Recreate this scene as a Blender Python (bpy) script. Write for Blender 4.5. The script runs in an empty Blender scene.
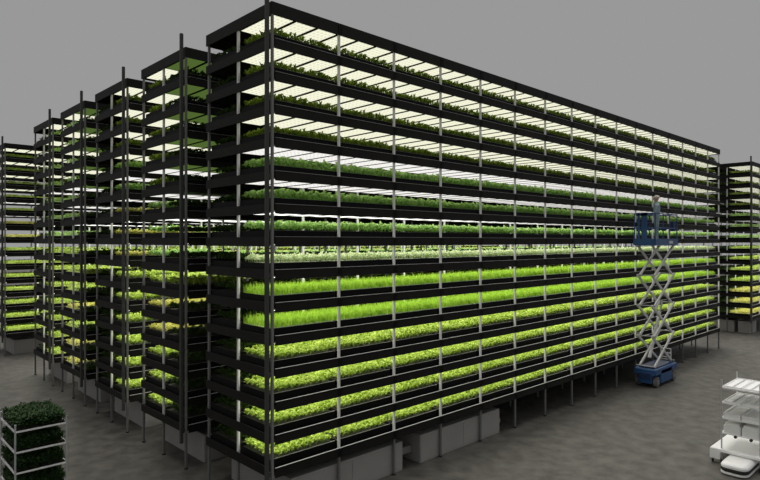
import bpy, math, random
from mathutils import Vector, Matrix
random.seed(7)
S = bpy.context.scene
COL = S.collection

# ------------------------------------------------------------------ camera, world, sun, exposure
YAW = 0.8088; SY, CY = math.sin(YAW), math.cos(YAW)
def floor_pt(X, Z, z=0.0):
    """metres right of / ahead of the photographer -> world"""
    dX, dZ = X + 2.0237, Z - 11.0408
    return Vector((dX*SY + dZ*CY, -dX*CY + dZ*SY, z))
cam_d = bpy.data.cameras.new('camera'); cam = bpy.data.objects.new('camera', cam_d); COL.objects.link(cam)
cam.location = floor_pt(0, 0, 5.3)
cam.rotation_euler = (math.pi/2, 0, -(math.pi/2 - YAW))
cam_d.sensor_width = 36; cam_d.lens = 586.573*36/760; cam_d.shift_y = 0.6204/760
cam_d.clip_end = 500
S.camera = cam

W = bpy.data.worlds.new('hall_backdrop'); S.world = W; W.use_nodes = True
bg = W.node_tree.nodes['Background']; bg.inputs[0].default_value = (0.318, 0.318, 0.318, 1); bg.inputs[1].default_value = 1.0

sun_d = bpy.data.lights.new('soft_overhead_light', 'SUN'); sun_d.energy = 2.6; sun_d.angle = math.radians(60); sun_d.color = (1, .97, .92)
sun = bpy.data.objects.new('soft_overhead_light', sun_d); COL.objects.link(sun)
sdir = Vector((0.28, 0.22, 1.0)).normalized()
sun.rotation_euler = sdir.to_track_quat('Z', 'Y').to_euler()
sun.location = (10, -10, 20)

S.view_settings.view_transform = 'Standard'; S.view_settings.look = 'None'
S.view_settings.exposure = 0.0; S.view_settings.gamma = 1.0; S.view_settings.use_curve_mapping = False
S.cycles.max_bounces = 6; S.cycles.diffuse_bounces = 4; S.cycles.transparent_max_bounces = 8
S.cycles.use_denoising = True

# ------------------------------------------------------------------ materials
def mat(name, col, rough=.6, metal=0, spec=.5):
    m = bpy.data.materials.new(name); m.use_nodes = True
    b = m.node_tree.nodes['Principled BSDF']
    b.inputs['Base Color'].default_value = (*col, 1); b.inputs['Roughness'].default_value = rough
    b.inputs['Metallic'].default_value = metal; b.inputs['Specular IOR Level'].default_value = spec
    return m
def noisy(name, c0, c1, scale, rough=.6, metal=0, bump=0, detail=4, spec=.5, coord='Object'):
    m = mat(name, c0, rough, metal, spec); nt = m.node_tree; N = nt.nodes; L = nt.links
    b = N['Principled BSDF']; tc = N.new('ShaderNodeTexCoord'); n = N.new('ShaderNodeTexNoise'); r = N.new('ShaderNodeValToRGB')
    n.inputs['Scale'].default_value = scale; n.inputs['Detail'].default_value = detail
    L.new(tc.outputs[coord], n.inputs['Vector']); L.new(n.outputs['Fac'], r.inputs['Fac'])
    r.color_ramp.elements[0].position = .32; r.color_ramp.elements[1].position = .68
    r.color_ramp.elements[0].color = (*c0, 1); r.color_ramp.elements[1].color = (*c1, 1)
    L.new(r.outputs['Color'], b.inputs['Base Color'])
    if bump:
        bp = N.new('ShaderNodeBump'); bp.inputs['Strength'].default_value = bump; bp.inputs['Distance'].default_value = .02
        L.new(n.outputs['Fac'], bp.inputs['Height']); L.new(bp.outputs['Normal'], b.inputs['Normal'])
    return m
def leafmat(name, c0, c1, trans=.35, scale=9):
    m = bpy.data.materials.new(name); m.use_nodes = True; nt = m.node_tree; N = nt.nodes; L = nt.links
    b = N['Principled BSDF']; out = N['Material Output']
    b.inputs['Roughness'].default_value = .55; b.inputs['Specular IOR Level'].default_value = .25
    tc = N.new('ShaderNodeTexCoord'); n = N.new('ShaderNodeTexNoise'); r = N.new('ShaderNodeValToRGB')
    n.inputs['Scale'].default_value = scale; n.inputs['Detail'].default_value = 3
    L.new(tc.outputs['Object'], n.inputs['Vector']); L.new(n.outputs['Fac'], r.inputs['Fac'])
    r.color_ramp.elements[0].position = .35; r.color_ramp.elements[1].position = .65
    r.color_ramp.elements[0].color = (*c0, 1); r.color_ramp.elements[1].color = (*c1, 1)
    L.new(r.outputs['Color'], b.inputs['Base Color'])
    t = N.new('ShaderNodeBsdfTranslucent'); mx = N.new('ShaderNodeMixShader'); mx.inputs[0].default_value = trans
    L.new(r.outputs['Color'], t.inputs['Color']); L.new(b.outputs[0], mx.inputs[1]); L.new(t.outputs[0], mx.inputs[2])
    L.new(mx.outputs[0], out.inputs['Surface'])
    return m
def lampmat(name, col, strength, lo=.62):
    """LED panel: rows of diodes across a diffuser, seen as fine dots and lines"""
    m = bpy.data.materials.new(name); m.use_nodes = True; nt = m.node_tree; N = nt.nodes; L = nt.links
    N.remove(N['Principled BSDF']); out = N['Material Output']
    e = N.new('ShaderNodeEmission'); e.inputs['Color'].default_value = (*col, 1)
    tc = N.new('ShaderNodeTexCoord'); w = N.new('ShaderNodeTexWave'); w2 = N.new('ShaderNodeTexWave')
    w.bands_direction = 'X'; w.inputs['Scale'].default_value = 3.2
    w2.bands_direction = 'Y'; w2.inputs['Scale'].default_value = 2.4
    a = N.new('ShaderNodeMath'); a.operation = 'MULTIPLY'
    mr = N.new('ShaderNodeMapRange'); mr.inputs['To Min'].default_value = strength*1.12; mr.inputs['To Max'].default_value = strength*lo
    L.new(tc.outputs['Object'], w.inputs['Vector']); L.new(tc.outputs['Object'], w2.inputs['Vector'])
    L.new(w.outputs['Fac'], a.inputs[0]); L.new(w2.outputs['Fac'], a.inputs[1]); L.new(a.outputs[0], mr.inputs['Value'])
    L.new(mr.outputs[0], e.inputs['Strength']); L.new(e.outputs[0], out.inputs['Surface'])
    return m

M_FLOOR = noisy('polished_concrete', (.060, .057, .050), (.122, .116, .102), 2.6, .55, bump=.15, detail=12, spec=.25)
M_BLACK = noisy('black_sheet_steel', (.0115, .0108, .0098), (.0150, .0142, .0130), 3, .6, spec=.15)
M_TRAY = mat('black_plastic', (.006, .006, .006), .6, spec=.12)
M_LIP = mat('tray_lip_metal', (.30, .31, .30), .45, .2)
M_RAIL = mat('brushed_rail', (.58, .58, .58), .4, .1)
M_POST = mat('aluminium_post', (.80, .80, .78), .5, 0)
M_MAST = mat('grey_steel_mast', (.062, .062, .060), .6, 0, .25)
M_LEG = mat('shade_toned_leg', (.17, .17, .165), .6, 0, .3)  # lower post in a darker tone, shade below the lamps painted in
M_NEARPOST = mat('shade_toned_end_post', (.20, .20, .195), .55, 0, .3)  # darker copy of the post colour, shade at the rack end included
M_FOOT = mat('rubber_foot', (.03, .03, .03), .8)
M_RAFT = mat('pale_raft', (.50, .52, .46), .7)
M_SOIL = noisy('dark_substrate', (.03, .03, .02), (.07, .07, .05), 20, .9)
M_UNDER = mat('unlit_panel', (.016, .016, .016), .6, 0, .2)
M_WARM = lampmat('warm_led', (1.0, 1.0, .77), .86, .80)
M_COOL = lampmat('neutral_led', (1.0, .98, .93), .90, .70)
M_MID = lampmat('bright_led', (1.0, .99, .93), 1.9, .9)
M_LOW = lampmat('growing_led', (1.0, .98, .84), 2.25, .8)
M_GREEN = lampmat('green_bounce_glow', (.42, .70, .15), .17, .9)  # added emission standing in for green light bounced off the plants
M_CAB = noisy('offwhite_cabinet', (.31, .30, .285), (.345, .335, .32), 1.5, .6)
M_DUCT = mat('duct_plastic', (.26, .25, .24), .5)
M_BLUE = noisy('blue_paint', (.015, .070, .20), (.020, .088, .25), 3, .45)
M_BLUED = mat('deep_blue_paint', (.01, .03, .10), .5)
M_ARM = mat('light_grey_paint', (.62, .62, .62), .5)
M_PIN = mat('pin_steel', (.35, .35, .35), .35, .6)
M_TYRE = mat('grey_tyre', (.13, .13, .125), .7)
M_DARK = mat('dark_rubber', (.02, .02, .02), .7)
M_WHITE = mat('white_plastic', (.90, .90, .89), .4)
M_WHITE2 = mat('white_tray_plastic', (.88, .88, .87), .45)
M_CHROME = mat('galvanised_tube', (.55, .57, .58), .35, .4)
M_SKIN = mat('skin', (.55, .34, .24), .6)
M_SUIT = noisy('blue_grey_overall', (.26, .36, .40), (.34, .45, .49), 6, .8)
M_CAP = mat('pale_hair_cap', (.70, .66, .52), .8)
M_SHOE = mat('shoe', (.10, .10, .11), .7)
M_EYE = mat('eye', (.02, .02, .02), .3)

LEAF = {
 'seedlings': leafmat('olive_seedlings', (.11, .17, .02), (.38, .52, .06), .4),
 'kale':      leafmat('mid_green_kale', (.28, .50, .10), (.66, .90, .34), .35),
 'cress':     leafmat('pale_green_cress', (.50, .66, .28), (.90, .95, .66), .35),
 'shoots':    leafmat('bright_grass_shoots', (.24, .46, .03), (.62, .88, .12), .3),
 'lettuce':   leafmat('yellow_green_lettuce', (.20, .34, .02), (.74, .90, .20), .3, 16),
 'golden':    leafmat('golden_lettuce', (.42, .44, .07), (.80, .78, .24), .35),
 'dark':      leafmat('shade_darkened_leaves', (.035, .075, .012), (.08, .15, .025), .3),  # leaf colour darkened to carry the shade of the unlit halves
 'herb':      leafmat('dark_green_herb', (.018, .045, .012), (.04, .095, .02), .15),
}

# ------------------------------------------------------------------ mesh builder
class MB:
    def __init__(s): s.v = []; s.f = []; s.m = []; s.mats = []
    def mi(s, m):
        if m not in s.mats: s.mats.append(m)
        return s.mats.index(m)
    def add(s, vs, fs, m):
        o = len(s.v); s.v.extend([tuple(v) for v in vs]); k = s.mi(m)
        for f in fs: s.f.append(tuple(i+o for i in f)); s.m.append(k)
    def box(s, x0, x1, y0, y1, z0, z1, m):
        s.add([(x0,y0,z0),(x1,y0,z0),(x1,y1,z0),(x0,y1,z0),(x0,y0,z1),(x1,y0,z1),(x1,y1,z1),(x0,y1,z1)],
              [(0,3,2,1),(4,5,6,7),(0,1,5,4),(1,2,6,5),(2,3,7,6),(3,0,4,7)], m)
    def cbox(s, x0, x1, y0, y1, z0, z1, c, m):
        """box with chamfered vertical edges and a chamfered top rim"""
        def ring(x0,x1,y0,y1,c,z): return [(x0+c,y0,z),(x1-c,y0,z),(x1,y0+c,z),(x1,y1-c,z),(x1-c,y1,z),(x0+c,y1,z),(x0,y1-c,z),(x0,y0+c,z)]
        R = [ring(x0,x1,y0,y1,c,z0), ring(x0,x1,y0,y1,c,z1-c), ring(x0+c*.6,x1-c*.6,y0+c*.6,y1-c*.6,c,z1)]
        vs = sum(R, []); fs = [tuple(range(7,-1,-1)), tuple(range(16,24))]
        for k in range(2):
            for i in range(8): j = (i+1) % 8; fs.append((k*8+i, k*8+j, k*8+8+j, k*8+8+i))
        s.add(vs, fs, m)
    def tube(s, a, b, r, m, n=10, r2=None):
        a, b = Vector(a), Vector(b); d = (b-a).normalized(); r2 = r if r2 is None else r2
        p = d.cross(Vector((0,0,1))) if abs(d.z) < .95 else d.cross(Vector((1,0,0)))
        p.normalize(); q = d.cross(p)
        vs = []
        for c, rr in ((a, r), (b, r2)):
            for i in range(n):
                t = 2*math.pi*i/n; vs.append(c + p*math.cos(t)*rr + q*math.sin(t)*rr)
        fs = [(i, (i+1) % n, n+(i+1) % n, n+i) for i in range(n)] + [tuple(range(n-1,-1,-1)), tuple(range(n, 2*n))]
        s.add(vs, fs, m)
    def bar(s, a, b, w, h, m):
        """rectangular bar from a to b; w across (along Y), h in the other direction"""
        a, b = Vector(a), Vector(b); d = (b-a).normalized(); y = Vector((0,1,0)); n = d.cross(y).normalized()
        vs = []
        for c in (a, b):
            for sy, sn in ((-1,-1),(1,-1),(1,1),(-1,1)): vs.append(c + y*sy*w/2 + n*sn*h/2)
        s.add(vs, [(0,1,2,3),(7,6,5,4),(0,4,5,1),(1,5,6,2),(2,6,7,3),(3,7,4,0)], m)
    def mesh(s, name, smooth=False):
        me = bpy.data.meshes.new(name); me.from_pydata(s.v, [], s.f)
        for m in s.mats: me.materials.append(m)
        me.polygons.foreach_set('material_index', s.m)
        if smooth: me.polygons.foreach_set('use_smooth', [True]*len(s.f))
        me.update(); return me
    def build(s, name, parent=None, loc=(0,0,0), smooth=False):
        return link(name, s.mesh(name, smooth), parent, loc)
def link(name, me, parent=None, loc=(0,0,0)):
    o = bpy.data.objects.new(name, me); COL.objects.link(o); o.location = loc
    if parent: o.parent = parent
    return o
def tag(o, label=None, cat=None, group=None, kind=None):
    if label: o['label'] = label
    if cat: o['category'] = cat
    if group: o['group'] = group
    if kind: o['kind'] = kind
    return o
def empty(name, loc=(0,0,0), rz=0):
    o = bpy.data.objects.new(name, None); COL.objects.link(o); o.location = loc; o.rotation_euler = (0,0,rz); o.empty_display_size = .2
    return o
def copy_tree(o, parent=None):
    c = o.copy(); COL.objects.link(c); c.parent = parent
    for ch in list(o.children): copy_tree(ch, c)
    return c

# ------------------------------------------------------------------ floor
b = MB(); b.box(-60, 140, -70, 120, -.1, 0, M_FLOOR); tag(b.build('floor'), kind='structure')

# ------------------------------------------------------------------ rack dimensions
B, HW, PER = 1.6162, 1.2421, 3.5846       # bay, half depth, row period
DEP = 2*HW; NB = 16; ZC, DZ, TOP = 9.546, .6226, 9.785
FH = .185                                  # fascia height
def zb(k): return ZC - DZ*k                # underside of level k (0 = top cap)
BOTTOM = zb(14)
BEAM = .03

def lamp_mesh(nb, near, m, mbar, hw=.019):
    """lamp panel units side by side between dark cross beams, facing down"""
    s = MB(); y0, y1 = (.05, HW-.02) if near else (HW+.02, DEP-.05)
    for i in range(nb*3):
        x0, x1 = i*B/3+hw, (i+1)*B/3-hw
        s.add([(x0,y0,0),(x0,y1,0),(x1,y1,0),(x1,y0,0)], [(0,1,2,3)], m)
    for i in range(nb*3+1):
        x = i*B/3; s.box(x-hw, x+hw, y0, y1, -.010, .012, mbar)
    return s.mesh('lamp_or_glow_panel')
LAMPS = {}
def lamps(nb, near, m):
    k = (nb, near, m.name)
    if k not in LAMPS: LAMPS[k] = lamp_mesh(nb, near, m, M_UNDER, .034 if m in (M_WARM, M_GREEN) else .019)
    return LAMPS[k]
def shelf_mesh(nb, cap=False):
    s = MB(); L = nb*B; h = TOP-ZC if cap else FH
    s.box(-.05 if cap else .035, L-.02, -.05, -.032, 0, h, M_BLACK)                 # long fascias
    s.box(.0, L, DEP+.032, DEP+.05, 0, h, M_BLACK)
    s.box(-.05, -.032, -.032 if cap else .035, DEP+.05, 0, h, M_BLACK)               # end fascias
    s.box(L+.032, L+.05, -.05, DEP+.05, 0, h, M_BLACK)
    zt = h-.02 if cap else .05
    s.box(-.031, L+.031, -.031, DEP+.031, zt, zt+.018, M_BLACK)     # deck
    for i in range(nb):                                            # joint covers on the fascia
        if i: s.box(i*B-.05, i*B+.05, -.058, -.0505, .03, h-.03, M_TRAY)
    return s.mesh('top_cap' if cap else 'shelf')
def rail_mesh(nb):
    s = MB(); L = nb*B
    s.box(.035, L-.02, -.056, -.026, FH+.0005, FH+.0045, M_RAIL); return s.mesh('edge_rail')
def post_mesh(z0=0, m=None):
    z0 = z0 or BOTTOM; m = m or M_POST
    s = MB(); a = .026
    s.cbox(-a, a, -a, a, z0, ZC+.02, .008, m); return s.mesh('post')
def leg_mesh():
    s = MB(); a = .0255; s.cbox(-a, a, -a, a, .05, BOTTOM, .004, M_LEG); return s.mesh('leg')
def foot_mesh():
    s = MB(); s.tube((0,0,0), (0,0,.03), .045, M_FOOT, 10); s.tube((0,0,.03), (0,0,.07), .016, M_PIN, 8); return s.mesh('foot')
POST, FOOT, SHORT, SHADED, LEG = post_mesh(), foot_mesh(), post_mesh(.68), post_mesh(0, M_NEARPOST), leg_mesh()
SH, CAP, RL = {}, {}, {}

def rack(u, v, nb, lit, label, second=M_UNDER):
    """lit: 'near' or 'far' half under lamps"""
    R = empty('grow_rack', (u, v, 0)); tag(R, label, 'grow rack', 'tall black grow racks')
    if nb not in SH: SH[nb], CAP[nb], RL[nb] = shelf_mesh(nb), shelf_mesh(nb, True), rail_mesh(nb)
    for k in range(15):
        z = zb(k)
        p = link('top_cap' if k == 0 else 'shelf', CAP[nb] if k == 0 else SH[nb], R, (0,0,z))
        if k > 0: link('edge_rail', RL[nb], p)
        if k < 14:
            m = M_WARM if k < 4 else M_COOL if k < 6 else M_MID if k < 8 else M_LOW
            lp = link('lamp_or_glow_panel', lamps(nb, lit == 'near', m), p, (0,0,.03)); lp['label'] = 'glowing white lamp panel under the shelf'
            if second is not M_UNDER and k < 5: link('lamp_or_glow_panel', lamps(nb, lit != 'near', second), p, (0,0,.03))  # not a lamp: added green glow for light bounced off leaves
    for j in range(3):
        for i in range(nb+1):
            x, y = i*B, j*HW
            if i == 0 and j == 0: x, y = -.02, -.02
            if j == 1 and 0 < i < 5: link('post', SHORT, R, (x, y, 0)); continue      # stands on the cabinets
            p = link('post', SHADED if i == 0 and j != 1 else POST, R, (x, y, 0)); q = link('leg', LEG, p); link('foot', FOOT, p)
    s = MB(); a = .036
    s.cbox(-a, a, -a, a, .62, TOP+.30, .010, M_MAST)
    for k in (2, 5, 8, 11, 14): s.box(a, .10, -.03, .03, zb(k)+.05, zb(k)+.12, M_MAST)
    q = s.build('mast', R, (-.122, .0, 0)); q['label'] = 'dark grey square mast'
    return R

RACKS = []   # u, v, bays, lit
spec = [
 (0, 0, 'near', 16, 'nearest and longest grow rack, its lit side behind the blue scissor lift', M_UNDER),
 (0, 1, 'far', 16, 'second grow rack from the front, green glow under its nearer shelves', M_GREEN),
 (0, 2, 'near', 16, 'third grow rack from the front, in the row of rack ends', M_UNDER),
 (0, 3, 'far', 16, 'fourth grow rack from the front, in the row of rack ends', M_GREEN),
 (0, 4, 'near', 16, 'fifth grow rack, last before the wide aisle on the left', M_UNDER),
]
for u, k, lit, nb, lab, sec in spec:
    rack(u, k*PER, nb, lit, lab, sec); RACKS.append((u, k*PER, nb, lit))
rack(0, 22.0, 8, 'near', 'farthest left grow rack, standing beyond the wide aisle'); RACKS.append((0, 22.0, 8, 'near'))
rack(32.0, .12, 6, 'near', 'far right grow rack beyond the end of the longest rack'); RACKS.append((32.0, .12, 6, 'near'))

# ------------------------------------------------------------------ grow trays and crops
TL, TW, TH = B-.05, HW-.14, .238           # tray on the deck: z 0 .. TH
def tray_mesh(bright):
    s = MB(); t = .012
    s.box(0, TL, 0, TW, 0, .02, M_TRAY)
    s.box(0, TL, 0, t, .02, TH, M_TRAY); s.box(0, TL, TW-t, TW, .02, TH, M_TRAY)
    s.box(0, t, t, TW-t, .02, TH, M_TRAY); s.box(TL-t, TL, t, TW-t, .02, TH, M_TRAY)
    s.box(t, TL-t, t, TW-t, .18, TH-.018, M_RAFT if bright else M_SOIL)
    if bright:
        for i in range(9): x = .06+i*.178; s.box(x, x+.045, .018, .05, TH-.018, TH+.018, M_RAFT)    # net pots along the edge
    return s.mesh('grow_tray')
def lip_mesh():
    s = MB(); s.box(-.003, TL+.003, -.010, .016, TH+.0005, TH+.0035, M_LIP)
    return s.mesh('tray_lip')
TRAY = {True: tray_mesh(True), False: tray_mesh(False)}; LIP = lip_mesh()

def leaf(s, c, az, out, up, w, m, droop=.3, cup=.15):
    """a cupped leaf: 2 segments of 2 quads"""
    d = Vector((math.cos(az), math.sin(az), 0)); p = Vector((-d.y, d.x, 0)); c = Vector(c)
    m1 = c + d*out*.5 + Vector((0,0,up*.8)); e = c + d*out + Vector((0,0,up*(1-droop)))
    k = Vector((0,0,w*cup*2))
    vs = [c, m1-p*w/2+k, m1, m1+p*w/2+k, e-p*w*.3+k*.4, e+d*w*.12, e+p*w*.3+k*.4]
    s.add(vs, [(0,2,1),(0,3,2),(1,2,5,4),(2,3,6,5)], m)
def crop_mesh(kind, seed, dens=1.0):
    rnd = random.Random(seed); s = MB(); m = LEAF[kind]; z = TH-.02
    x0, x1, y0, y1 = .03, TL-.03, .03, TW-.03
    if kind == 'shoots':
        ny = 22
        for j in range(ny):
            y = y0 + (y1-y0)*(j+.5)/ny
            n = int((150 if j < 6 else 90)*dens)
            for i in range(n):
                x = x0+(x1-x0)*(i+rnd.random())/n; h = rnd.uniform(.14, .215)*(1.25 if rnd.random() < .08 else 1)
                a = rnd.uniform(0, 6.28); w = .005; dx, dy = rnd.uniform(-.02,.02), rnd.uniform(-.02,.02)
                px, py = math.cos(a)*w, math.sin(a)*w; yy = y+rnd.uniform(-.02,.02)
                s.add([(x-px,yy-py,z),(x+px,yy+py,z),(x+px+dx*.5,yy+py+dy*.5,z+h*.6),(x+dx,yy+dy,z+h),(x-px+dx*.5,yy-py+dy*.5,z+h*.6)], [(0,1,2,3,4)], m)
        return s.mesh(kind)
    P = {'seedlings': (.072, .165, 8, .05, .04), 'kale': (.115, .19, 11, .075, .052), 'cress': (.085, .15, 9, .05, .04), 'dark': (.11, .15, 9, .07, .055),
         'lettuce': (.145, .155, 10, .085, .078), 'golden': (.105, .12, 10, .07, .058), 'herb': (.08, .16, 9, .06, .04)}[kind]
    sp, H, n, out, w = P; nx = int((x1-x0)/sp); ny = int((y1-y0)/sp)
    for j in range(ny):
        for i in range(nx):
            cx = x0+(i+.5)*(x1-x0)/nx+rnd.uniform(-.015,.015); cy = y0+(j+.5)*(y1-y0)/ny+rnd.uniform(-.012,.012)
            hh = H*rnd.uniform(.75, 1.2)
            if kind in ('cress', 'seedlings'):
                s.add([(cx-.004,cy,z),(cx+.004,cy,z),(cx,cy,z+hh*.6)], [(0,1,2)], m)
            for q in range(int(n*dens)):
                az = 6.283*q/n*2.4+rnd.uniform(-.4,.4); ring = q/n
                base = z + (hh*.45*rnd.uniform(.6,1.2) if kind in ('cress','seedlings','herb','kale','dark') else hh*.1)
                leaf(s, (cx, cy, base), az, out*(1.15-.6*ring)*rnd.uniform(.8,1.2), (hh-(base-z))*(.45+.7*ring)*rnd.uniform(.85,1.2),
                     w*rnd.uniform(.8,1.2), m, droop=rnd.uniform(-.05,.35))
    return s.mesh(kind)
CROPS = {k: [crop_mesh(k, 11+i*7) for i in range(3)] for k in ('seedlings','kale','cress','shoots','lettuce','golden','dark')}
def crop_of(rk, far, lv):
    if RACKS[rk][3] == ('near' if far else 'far') and not (rk in (1, 3) and lv in (9,)): return 'dark'  # unlit half: its shade is put into the leaf colour
    if rk == 0: return 'seedlings' if lv <= 4 else 'kale' if lv <= 7 else 'cress' if lv == 8 else 'shoots' if lv <= 10 else 'lettuce'
    if rk == 1: return ('seedlings' if lv <= 5 else 'kale' if lv <= 8 else 'golden' if lv in (10, 11) else 'lettuce')
    if rk == 2: return 'seedlings' if lv <= 3 else 'kale' if lv <= 5 else 'golden' if lv <= 8 else 'lettuce'
    if rk == 3: return 'kale' if lv <= 7 else 'golden' if lv in (11, 13, 14) else 'lettuce'
    if rk == 5: return 'seedlings' if lv <= 3 else 'golden' if 6 <= lv <= 7 else 'lettuce'
    if rk == 6: return 'seedlings' if lv <= 4 else 'kale' if lv <= 7 else 'golden' if lv >= 12 else 'lettuce'
    return 'kale' if lv <= 7 else 'lettuce'
CN = {'seedlings': ('olive green seedlings','seedlings'), 'kale': ('bushy mid-green leaves','leafy_greens'), 'cress': ('pale green cress','cress'),
      'shoots': ('upright grass-green shoots','shoots'), 'lettuce': ('curly yellow-green lettuce','lettuce'), 'golden': ('golden yellow lettuce','lettuce'), 'dark': ('shade-darkened green leaves','leafy_greens')}
ORD = ['','first','second','third','fourth','fifth','sixth','seventh','eighth','ninth','tenth','eleventh','twelfth','thirteenth','fourteenth','fifteenth','sixteenth']
RN = ['nearest rack', 'second rack', 'third rack']
done = set()
def place_tray(rk, lv, bay, far):
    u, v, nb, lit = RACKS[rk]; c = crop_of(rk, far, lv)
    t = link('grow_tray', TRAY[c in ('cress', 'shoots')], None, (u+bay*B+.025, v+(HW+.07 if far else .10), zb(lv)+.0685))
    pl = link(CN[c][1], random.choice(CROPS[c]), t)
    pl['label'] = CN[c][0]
    if not far: link('tray_lip', LIP, t)
    if rk == 0 and not far:
        lab = 'tray of %s, %s shelf down, %s bay from near corner of nearest rack' % (CN[c][0], ORD[lv], ORD[bay+1])
    else:
        lab = 'end tray of %s, %s, %s shelf down, %s half' % (CN[c][0], RN[rk], ORD[lv], 'far' if far else 'near')
    tag(t, lab, 'grow tray', 'grow trays on the %s' % RN[rk]); done.add((rk, lv, bay, far))
for lv in range(1, 15):
    for bay in range(NB): place_tray(0, lv, bay, False)
    place_tray(0, lv, 0, True)
    for rk in (1, 2):
        for far in (False, True): place_tray(rk, lv, 0, far)

# every other tray: past the 300 that show largest, one object
s = MB(); rnd = random.Random(3)
for rk, (u, v, nb, lit) in enumerate(RACKS):
    for lv in range(1, 15):
        for far in (False, True):
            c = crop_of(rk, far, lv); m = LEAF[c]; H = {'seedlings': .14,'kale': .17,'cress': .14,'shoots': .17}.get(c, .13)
            for bay in range(nb):
                if (rk, lv, bay, far) in done: continue
                x = u+bay*B+.025; y = v+(HW+.07 if far else .10); z = zb(lv)+.0685
                s.box(x, x+TL, y, y+TW, z, z+TH-.02, M_TRAY)
                zt = z+TH-.02; detail = bay < (1 if rk < 5 else 2)
                nl = 420 if detail else 60; w0 = .055 if detail else .12
                nx, ny = (12, 8) if detail else (8, 4)
                g = []
                for a in range(nx+1):
                    for d in range(ny+1):
                        e = a in (0, nx) or d in (0, ny)
                        g.append((x+.02+(TL-.04)*a/nx, y+.02+(TW-.04)*d/ny, zt + (.0 if e else H*rnd.uniform(.35,.75))))
                s.add(g, [(a*(ny+1)+d, (a+1)*(ny+1)+d, (a+1)*(ny+1)+d+1, a*(ny+1)+d+1) for a in range(nx) for d in range(ny)], m)
                for q in range(nl):
                    cx, cy = x+rnd.uniform(.04, TL-.04), y+rnd.uniform(.04, TW-.04)
                    leaf(s, (cx, cy, zt+H*rnd.uniform(.05,.45)), rnd.uniform(0,6.28), w0, H*rnd.uniform(.35,.75), w0*.9, m)
tag(s.build('grow_tray'), 'remaining planted black grow trays deep in the racks and on the farther racks', 'grow trays', kind='stuff')

# ------------------------------------------------------------------ cabinets and ducts on the floor under the racks
def cabinet(u, v, x0, x1, y0, y1, label, h=.66):
    R = empty('equipment_cabinet', (u+(x0+x1)/2, v+(y0+y1)/2, 0)); hx, hy = (x1-x0)/2, (y1-y0)/2
    s = MB(); s.cbox(-hx, hx, -hy, hy, .0, h, .012, M_CAB); s.build('body', R)
    n = 2
    for i in range(n):
        w = 2*hx/n; s = MB(); s.box(-hx+i*w+.02, -hx+(i+1)*w-.02, -hy-.008, -hy, .04, h-.04, M_CAB); s.build('door', R)
    tag(R, label, 'cabinet', 'off-white cabinets under the racks')
names = ['nearest rack', 'second rack', 'third rack', 'fourth rack', 'fifth rack']
for k in range(5):
    v = k*PER
    cabinet(0, v, .47, 3.58, .06, 2.36, 'long off-white cabinet under the near end of the %s' % names[k])
    if k < 3:
        cabinet(0, v, 4.18, 7.42, .06, 2.36, 'off-white cabinet under the %s, beyond the gap' % names[k])
        s = MB(); s.box(3.59, 4.17, .35, .62, .20, .36, M_DUCT); s.box(3.8, 3.9, .40, .57, 0, .20, M_DUCT)
        tag(s.build('duct', None, (0, v, 0)), 'short grey duct between the two cabinets under the %s' % names[k], 'duct')
cabinet(0, 22.0, .35, 3.6, .06, 2.3, 'dim cabinet under the farthest left rack')
cabinet(32, .12, .25, 1.35, .1, .75, 'small off-white cabinet under the far right rack, at its lit corner')
cabinet(32, .12, .25, 3.2, .95, 2.36, 'wide off-white cabinet under the far right rack, behind the longest rack')
# small pump standing past the second cabinet
R = empty('pump', (7.75, .45, 0)); s = MB(); s.box(-.16,.16,-.1,.1,0,.05,M_DARK); s.build('base', R)
s = MB(); s.tube((-.17,0,.17),(.12,0,.17),.11,M_DUCT,16); s.tube((.12,0,.17),(.17,0,.17),.07,M_DUCT,16); s.build('motor', R)
s = MB(); s.tube((0,0,.27),(0,0,.42),.03,M_DUCT,10); s.build('outlet', R)
tag(R, 'small grey pump beside the cabinet end under the nearest rack', 'pump')

# ------------------------------------------------------------------ scissor lift
def wheel(name, parent, c, r, w, hub=True, m=M_TYRE):
    s = MB(); x, y, z = c
    prof = [(-w/2, r*.86), (-w/2*.8, r), (w/2*.8, r), (w/2, r*.86)]; n = 20; vs = []
    for (dy, rr) in prof:
        for i in range(n):
            t = 2*math.pi*i/n; vs.append((x+rr*math.cos(t), y+dy, z+rr*math.sin(t)))
    fs = [(k*n+i, k*n+(i+1) % n, (k+1)*n+(i+1) % n, (k+1)*n+i) for k in range(3) for i in range(n)] + [tuple(range(n)), tuple(range(4*n-1, 3*n-1, -1))]
    s.add(vs, fs, m); o = s.build(name, parent)
    if hub:
        s = MB(); s.tube((x, y-w/2-.012, z), (x, y+w/2+.012, z), r*.45, M_PIN, 14); s.build('hub', o)
    return o
LU0, LU1, LV0, LV1 = 15.45, 17.5, -1.02, -.24
LC = ((LU0+LU1)/2, (LV0+LV1)/2)
T = empty('scissor_lift', (LC[0], LC[1], 0))
hx, hy = (LU1-LU0)/2, (LV1-LV0)/2
tag(T, 'blue scissor lift raised high in front of the nearest rack', 'scissor lift')
s = MB()
s.cbox(-hx+.02, hx-.02, -hy+.15, hy-.15, .14, .52, .03, M_BLUE)
s.cbox(-hx+.50, hx-.50, -hy, hy, .12, .60, .03, M_BLUE)
s.cbox(-hx, hx, -hy, hy, .46, .66, .03, M_BLUE)
s.box(-hx+.18, hx-.18, -hy+.10, hy-.10, .655, .70, M_BLUED)
s.build('chassis', T)
for x in (-hx+.24, hx-.24):
    for y in (-hy+.075, hy-.075): wheel('wheel', T, (x, y, .19), .19, .13)
s = MB()
for y in (-.18, .18): s.tube((hx-.05, y, .66), (hx-.05, y, 1.15), .02, M_ARM)
for z in (.82, .98, 1.15): s.tube((hx-.05, -.18, z), (hx-.05, .18, z), .018, M_ARM)
s.build('ladder', T)
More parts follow.
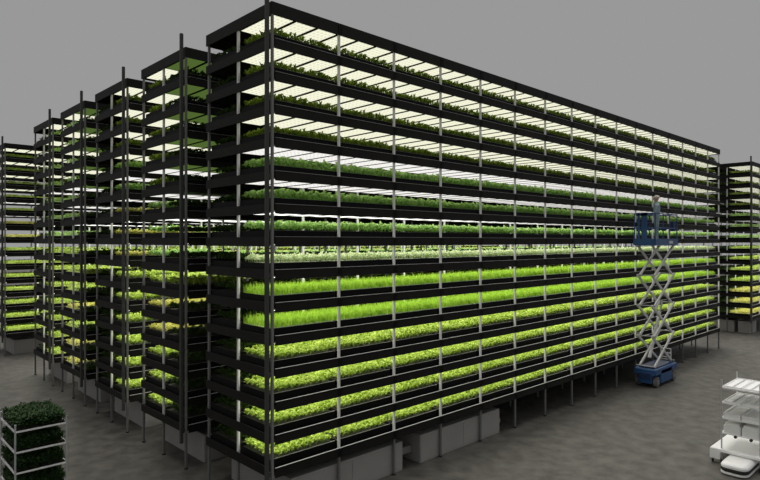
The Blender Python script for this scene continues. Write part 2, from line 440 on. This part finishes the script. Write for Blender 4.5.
s = MB(); s.cbox(-hx-.03, -hx+.0, -.22, .22, .3, .5, .006, M_BLUED); s.build('control_panel', T)
Z0, SH_, NS = .74, 1.10, 4; AX = .92
for side, yy in ((-1, -.26), (1, .26)):
    for k in range(NS):
        z0, z1 = Z0+k*SH_, Z0+(k+1)*SH_
        for d, off in ((1, -.045), (-1, .045)):
            s = MB(); s.bar((-AX*d, yy+off, z0), (AX*d, yy+off, z1), .05, .085, M_ARM); s.build('scissor_arm', T)
        s = MB(); s.tube((0, yy-.085, (z0+z1)/2), (0, yy+.085, (z0+z1)/2), .035, M_PIN, 12); s.build('pivot_pin', T)
for k in range(NS+1):
    for x in (-AX, AX): s = MB(); s.tube((x, -.34, Z0+k*SH_), (x, .34, Z0+k*SH_), .022, M_PIN, 12); s.build('cross_shaft', T)

s = MB(); s.tube((-.6, 0, 1.0), (.35, 0, 2.6), .06, M_ARM, 12); s.tube((.35, 0, 2.6), (.62, 0, 3.0), .035, M_PIN, 12)
s.build('hydraulic_cylinder', T)
PZ = 5.16; px0, px1, py0, py1 = -hx-.02, hx+.05, -hy, hy
s = MB(); s.box(px0, px1, py0, py1, PZ, PZ+.05, M_BLUED); s.box(px0, px1, py0-.012, py0, PZ-.03, PZ+.20, M_BLUE); s.box(px0, px1, py1, py1+.012, PZ-.03, PZ+.20, M_BLUE)
s.box(px0-.012, px0, py0, py1, PZ-.03, PZ+.20, M_BLUE); s.box(px1, px1+.012, py0, py1, PZ-.03, PZ+.20, M_BLUE)
s.build('platform', T)
s = MB(); RT = PZ+1.12
for x in (px0+.02, px0+.75, px1-.75, px1-.02):
    for y in (py0+.02, py1-.02): s.tube((x,y,PZ+.05),(x,y,RT),.021,M_BLUE)
for z in (RT, PZ+.60):
    for y in (py0+.02, py1-.02): s.tube((px0+.02,y,z),(px1-.02,y,z),.02,M_BLUE)
    for x in (px0+.02, px1-.02): s.tube((x,py0+.02,z),(x,py1-.02,z),.02,M_BLUE)
s.build('guard_rail', T)
s = MB()
s.box(px0-.03, px0-.004, -.10, .10, PZ+.2, RT+.02, M_BLUE)
s.box(px0-.03, px0-.004, .16, .24, PZ+.2, RT, M_BLUE)
s.box(px0-.03, px0-.004, -.14, .30, RT-.08, RT+.03, M_BLUE)
s.build('gate', T)
s = MB(); s.cbox(px1-.28, px1-.08, py0+.045, py0+.17, PZ+.50, PZ+.86, .015, M_BLUED); s.build('control_box', T)
s = MB(); s.box(.20, .55, py0-.018, py0-.0125, PZ+.03, PZ+.13, M_ARM)
q = s.build('decal', T); q['label'] = 'small pale decal on the platform edge'

# ------------------------------------------------------------------ person on the platform
def skin(name, pts, edges, mat_, parent, sub=2):
    import bmesh
    me = bpy.data.meshes.new(name); bm = bmesh.new(); ly = bm.verts.layers.skin.verify()
    vs = [bm.verts.new(p[0]) for p in pts]
    for i, p in enumerate(pts):
        r = p[1]; vs[i][ly].radius = (r, r) if not isinstance(r, tuple) else r
    vs[0][ly].use_root = True
    for a, b_ in edges: bm.edges.new((vs[a], vs[b_]))
    bm.to_mesh(me); bm.free()
    o = link(name, me, parent); me.materials.append(mat_)
    sm = o.modifiers.new('skin', 'SKIN'); sm.use_smooth_shade = True
    ss = o.modifiers.new('sub', 'SUBSURF'); ss.levels = ss.render_levels = sub
    return o
def ellip(s, c, r, m, nu=16, nv=10, fn=None):
    vs = []
    for j in range(nv+1):
        ph = math.pi*j/nv
        for i in range(nu):
            th = 2*math.pi*i/nu; p = Vector((math.sin(ph)*math.cos(th), math.sin(ph)*math.sin(th), math.cos(ph)))
            if fn: p = fn(p)
            vs.append((c[0]+p.x*r[0], c[1]+p.y*r[1], c[2]+p.z*r[2]))
    s.add(vs, [(j*nu+i, (j+1)*nu+i, (j+1)*nu+(i+1) % nu, j*nu+(i+1) % nu) for j in range(nv) for i in range(nu)], m)
Pn = empty('person', (16.52, -.64, PZ+.05), math.radians(25))    # local +Y faces the rack
tag(Pn, 'person in a blue-grey overall and pale cap standing on the raised lift platform', 'person')
body_pts = [((0,0,.93),(.175,.13)), ((0,.0,1.12),(.165,.125)), ((0,.0,1.30),(.20,.135)), ((0,0,1.42),(.15,.10)), ((0,.005,1.52),(.055,.055)), ((0,.012,1.58),(.052,.052)),
  ((-.19,.0,1.40),.062), ((-.25,.06,1.14),.046), ((-.20,.27,1.07),.034), ((-.19,.33,1.07),.028),
  ((.19,.0,1.40),.062), ((.25,.05,1.14),.046), ((.21,.26,1.05),.034), ((.20,.32,1.05),.028),
  ((-.09,0,.86),.10), ((-.10,.01,.48),.065), ((-.10,-.02,.10),.045), ((-.10,.10,.045),.04), ((-.10,.16,.035),.03),
  ((.09,0,.86),.10), ((.10,.01,.48),.065), ((.10,-.02,.10),.045), ((.10,.10,.045),.04), ((.10,.16,.035),.03)]
edges = [(0,1),(1,2),(2,3),(3,4),(4,5),(3,6),(6,7),(7,8),(8,9),(3,10),(10,11),(11,12),(12,13),(0,14),(14,15),(15,16),(16,17),(17,18),(0,19),(19,20),(20,21),(21,22),(22,23)]
body = skin('body', body_pts, edges, M_SUIT, Pn)
s = MB()
def headf(p):
    q = p.copy()
    if q.z < 0: q.x *= 1+.28*q.z; q.y *= 1+.15*q.z
    return q
ellip(s, (0,.02,1.665), (.078,.098,.115), M_SKIN, 20, 14, headf)
ellip(s, (0,.122,1.655), (.014,.022,.026), M_SKIN, 8, 6)
for x in (-.08,.08): ellip(s, (x,.01,1.66), (.012,.022,.034), M_SKIN, 8, 6)
for x in (-.032,.032): ellip(s, (x,.106,1.685), (.012,.008,.008), M_EYE, 8, 6)
ellip(s, (0,.105,1.605), (.026,.008,.007), mat('lips', (.40,.17,.14), .6), 8, 6)
s.tube((0,.006,1.52),(0,.01,1.60),.05,M_SKIN,12)
s.build('head', Pn, smooth=True)
s = MB(); ellip(s, (0,.0,1.705), (.087,.108,.088), M_CAP, 20, 12, lambda p: Vector((p.x,p.y,max(p.z,-.25)))); s.build('cap', Pn, smooth=True)
for sx, (hx_, hy_, hz_) in ((-1, (-.19,.345,1.07)), (1, (.20,.335,1.05))):
    s = MB(); ellip(s, (hx_,hy_+.035,hz_), (.038,.05,.018), M_SKIN, 10, 8); s.build('palm', Pn, smooth=True)
    for f in range(4):
        x = hx_-.028+f*.0187; L_ = (.062,.072,.068,.055)[f]
        a, b_, c_ = (x,hy_+.075,hz_), (x,hy_+.075+L_*.6,hz_-.006), (x,hy_+.075+L_*.8,hz_-.035)
        s = MB(); s.tube(a,b_,.0095,M_SKIN,8,.0088); s.tube(b_,c_,.0088,M_SKIN,8,.007); s.build('finger', Pn, smooth=True)
    s = MB(); s.tube((hx_-sx*.03,hy_+.03,hz_),(hx_-sx*.062,hy_+.065,hz_-.006),.011,M_SKIN,8,.009); s.tube((hx_-sx*.062,hy_+.065,hz_-.006),(hx_-sx*.055,hy_+.09,hz_-.02),.009,M_SKIN,8,.007); s.build('thumb', Pn, smooth=True)

# ------------------------------------------------------------------ shelf carts
def cart(loc, rz, lx, ly, levels, zt, deck, label, cover=True):
    """origin at the near corner; lx, ly = shelf size"""
    R = empty('shelf_cart', loc, rz)
    tag(R, label, 'cart')
    for x in (0, lx):
        for y in (0, ly):
            s = MB(); s.tube((x,y,.12),(x,y,zt),.017,M_CHROME,12); s.tube((x,y,zt),(x,y,zt+.01),.02,M_CHROME,12); s.build('post', R)
            s = MB(); s.tube((x,y,.09),(x,y,.13),.02,M_PIN,10); q = s.build('caster', R)
            wheel('caster_wheel', q, (x,y,.05), .05, .03, False, M_DARK)
    for z in levels:
        s = MB(); w = .03
        s.box(0, lx, -.012, .012, z-w, z, M_WHITE); s.box(0, lx, ly-.012, ly+.012, z-w, z, M_WHITE)
        s.box(-.012, .012, 0, ly, z-w, z, M_WHITE); s.box(lx-.012, lx+.012, 0, ly, z-w, z, M_WHITE)
        s.box(.012, lx-.012, .012, ly-.012, z-w+.004, z-w+.012, M_WHITE)
        s.build('shelf', R)
    return R
# left cart, full of herbs (rows of dark green plants on each shelf)
nc = floor_pt(-6.56, 10.55)
lv = [1.865, 1.49, 1.115, .74, .36]; LX, LY = .84, 1.13
cart((nc.x, nc.y, 0), 0, LX, LY, lv, 1.975, None, 'white shelf cart packed with dark green plants at left of the floor')
def herb_mesh(seed):
    rnd = random.Random(seed); s = MB(); m = LEAF['herb']
    for i in range(190):
        cx, cy = rnd.uniform(.01, .385), rnd.uniform(.01, .545); hh = rnd.uniform(.12,.235)*(1 if rnd.random() < .85 else 1.2)
        s.tube((cx,cy,.05),(cx,cy,.05+hh*.7),.002,m,3)
        for q in range(7):
            leaf(s, (cx,cy,.03+hh*rnd.uniform(.15,.75)), rnd.uniform(0,6.28), rnd.uniform(.035,.075), rnd.uniform(-.02,.07), rnd.uniform(.04,.065), m, rnd.uniform(0,.6))
    return s.mesh('herbs')
s = MB()
s.box(0,.395,0,.555,0,.006,M_TRAY)
for a in ((0,.395,0,.008),(0,.395,.547,.555),(0,.008,0,.555),(.387,.395,0,.555)): s.box(a[0],a[1],a[2],a[3],0,.035,M_TRAY)
s.box(.008,.387,.008,.547,.006,.03,M_SOIL)
HT = s.mesh('plant_tray'); HM = [herb_mesh(i) for i in range(3)]
ln = ['top shelf', 'second shelf', 'third shelf', 'fourth shelf', 'lowest shelf']
for k, z in enumerate(lv):
    for i in range(2):
        for j in range(2):
            if k == 4: continue
            t = link('plant_tray', HT, None, (nc.x+.02+i*.405, nc.y+.005+j*.56, z-.012)); link('herbs', HM[(i+j+k) % 3], t)
            tag(t, 'tray of dark leafy plants, %s of left cart, %s-%s quarter' % (ln[k], ('left','right')[i], ('front','back')[j]), 'plant tray', 'plant trays on the left cart')

# right cart, white, with a wide deck
rc = floor_pt(7.94, 14.1)
YR = -.23-.79                                   # shelves run towards -v from the deck corner
R = cart((rc.x+.05, rc.y-1.02, 0), 0, 1.2, .79, [1.82, 1.46, 1.10, .745], 1.98, .35, 'white shelf cart with wide white deck at right')
s = MB(); s.cbox(-.09, 1.32, -.14, 1.02, .29, .355, .015, M_WHITE); s.box(-.09, .03, .80, 1.02, .11, .29, M_WHITE); s.box(1.2, 1.32, .93, 1.02, .11, .29, M_WHITE)
s.build('deck', R)
for i, y in enumerate((.49, .17)):
    s = MB(); s.tube((-.05, y, .70), (.0, y, .70), .033, M_DARK, 14); s.build('knob', R)
s = MB(); s.tube((0,.98,.09),(0,.98,.11),.02,M_PIN); q = s.build('caster', R); wheel('caster_wheel', q, (0,.98,.05), .05, .03, False, M_DARK)
def white_tray(slots, h):
    s = MB(); LX_, LY_ = 1.12, .36
    s.cbox(0, LX_, 0, LY_, 0, h*.55, .01, M_WHITE2)
    for a in ((0,LX_,0,.02),(0,LX_,LY_-.02,LY_),(0,.02,.02,LY_-.02),(LX_-.02,LX_,.02,LY_-.02)): s.box(a[0],a[1],a[2],a[3],h*.55,h,M_WHITE2)
    if slots:
        for i in range(3): s.box(.06+i*.35, .36+i*.35, .16, .19, h*.56, h*.9, M_CHROME)
    return s.mesh('white_tray')
def lid_box():
    s = MB(); s.cbox(0, 1.12, 0, .36, 0, .20, .03, M_WHITE2); s.cbox(.03, 1.09, .03, .33, .20, .25, .02, M_WHITE2); return s.mesh('lidded_box')
WT, WT2, LBX = white_tray(True, .05), white_tray(False, .13), lid_box()
for k, z in enumerate([1.82, 1.46, 1.10, .745]):
    for j in range(2):
        me = WT if k < 2 else (WT2 if k == 2 else LBX)
        t = link('lidded_box' if k == 3 else 'white_tray', me, None, (rc.x+.05+.04, rc.y-1.02+.025+j*.38, z-.017))
        tag(t, '%s on %s of the white cart, %s half' % ('white lidded box' if k == 3 else 'slotted white tray' if k < 2 else 'plain white tray', ln[k], 'right-hand' if j == 0 else 'left-hand'),
            'box' if k == 3 else 'tray', 'white containers on the right cart')

# ------------------------------------------------------------------ floor robot under the right cart
R = empty('floor_robot', (rc.x+.12, rc.y-.66, 0)); tag(R, 'low rounded white floor robot driving under the white shelf cart', 'robot')
def robf(s, x0, x1, hw, prof, m, n=20):
    """plan: rounded nose at x0; prof = list of (inset, z)"""
    vs = []; cnt = 0
    for ins, z in prof:
        ring = []
        for i in range(n+1):
            t = math.pi/2 + math.pi*i/n
            ring.append((x0+.30-ins*.2 + (.30-ins)*math.copysign(abs(math.cos(t))**.6, math.cos(t)), (hw-ins)*math.copysign(abs(math.sin(t))**.6, math.sin(t)), z))
        ring += [(x1-ins, -hw+ins, z), (x1-ins, hw-ins, z)]; cnt = len(ring); vs += ring
    fs = [(k*cnt+i, k*cnt+(i+1) % cnt, (k+1)*cnt+(i+1) % cnt, (k+1)*cnt+i) for k in range(len(prof)-1) for i in range(cnt)]
    fs += [tuple(range(cnt-1,-1,-1)), tuple(range((len(prof)-1)*cnt, len(prof)*cnt))]
    s.add(vs, fs, m)
s = MB(); robf(s, -.80, .55, .285, [(.0,.125),(.0,.20),(.02,.235),(.06,.262),(.12,.272)], M_WHITE); s.build('shell', R, smooth=False)
s = MB(); robf(s, -.80, .55, .285, [(.004,.085),(-.006,.10),(-.006,.155),(.004,.17)], M_DARK); s.build('sensor_band', R)
s = MB(); robf(s, -.81, .55, .287, [(.0,.03),(.0,.065),(.02,.075)], M_WHITE2); s.build('bumper', R)
for x in (-.3, .3):
    for y in (-.2, .2): wheel('wheel', R, (x, y, .055), .055, .04, False, M_DARK)
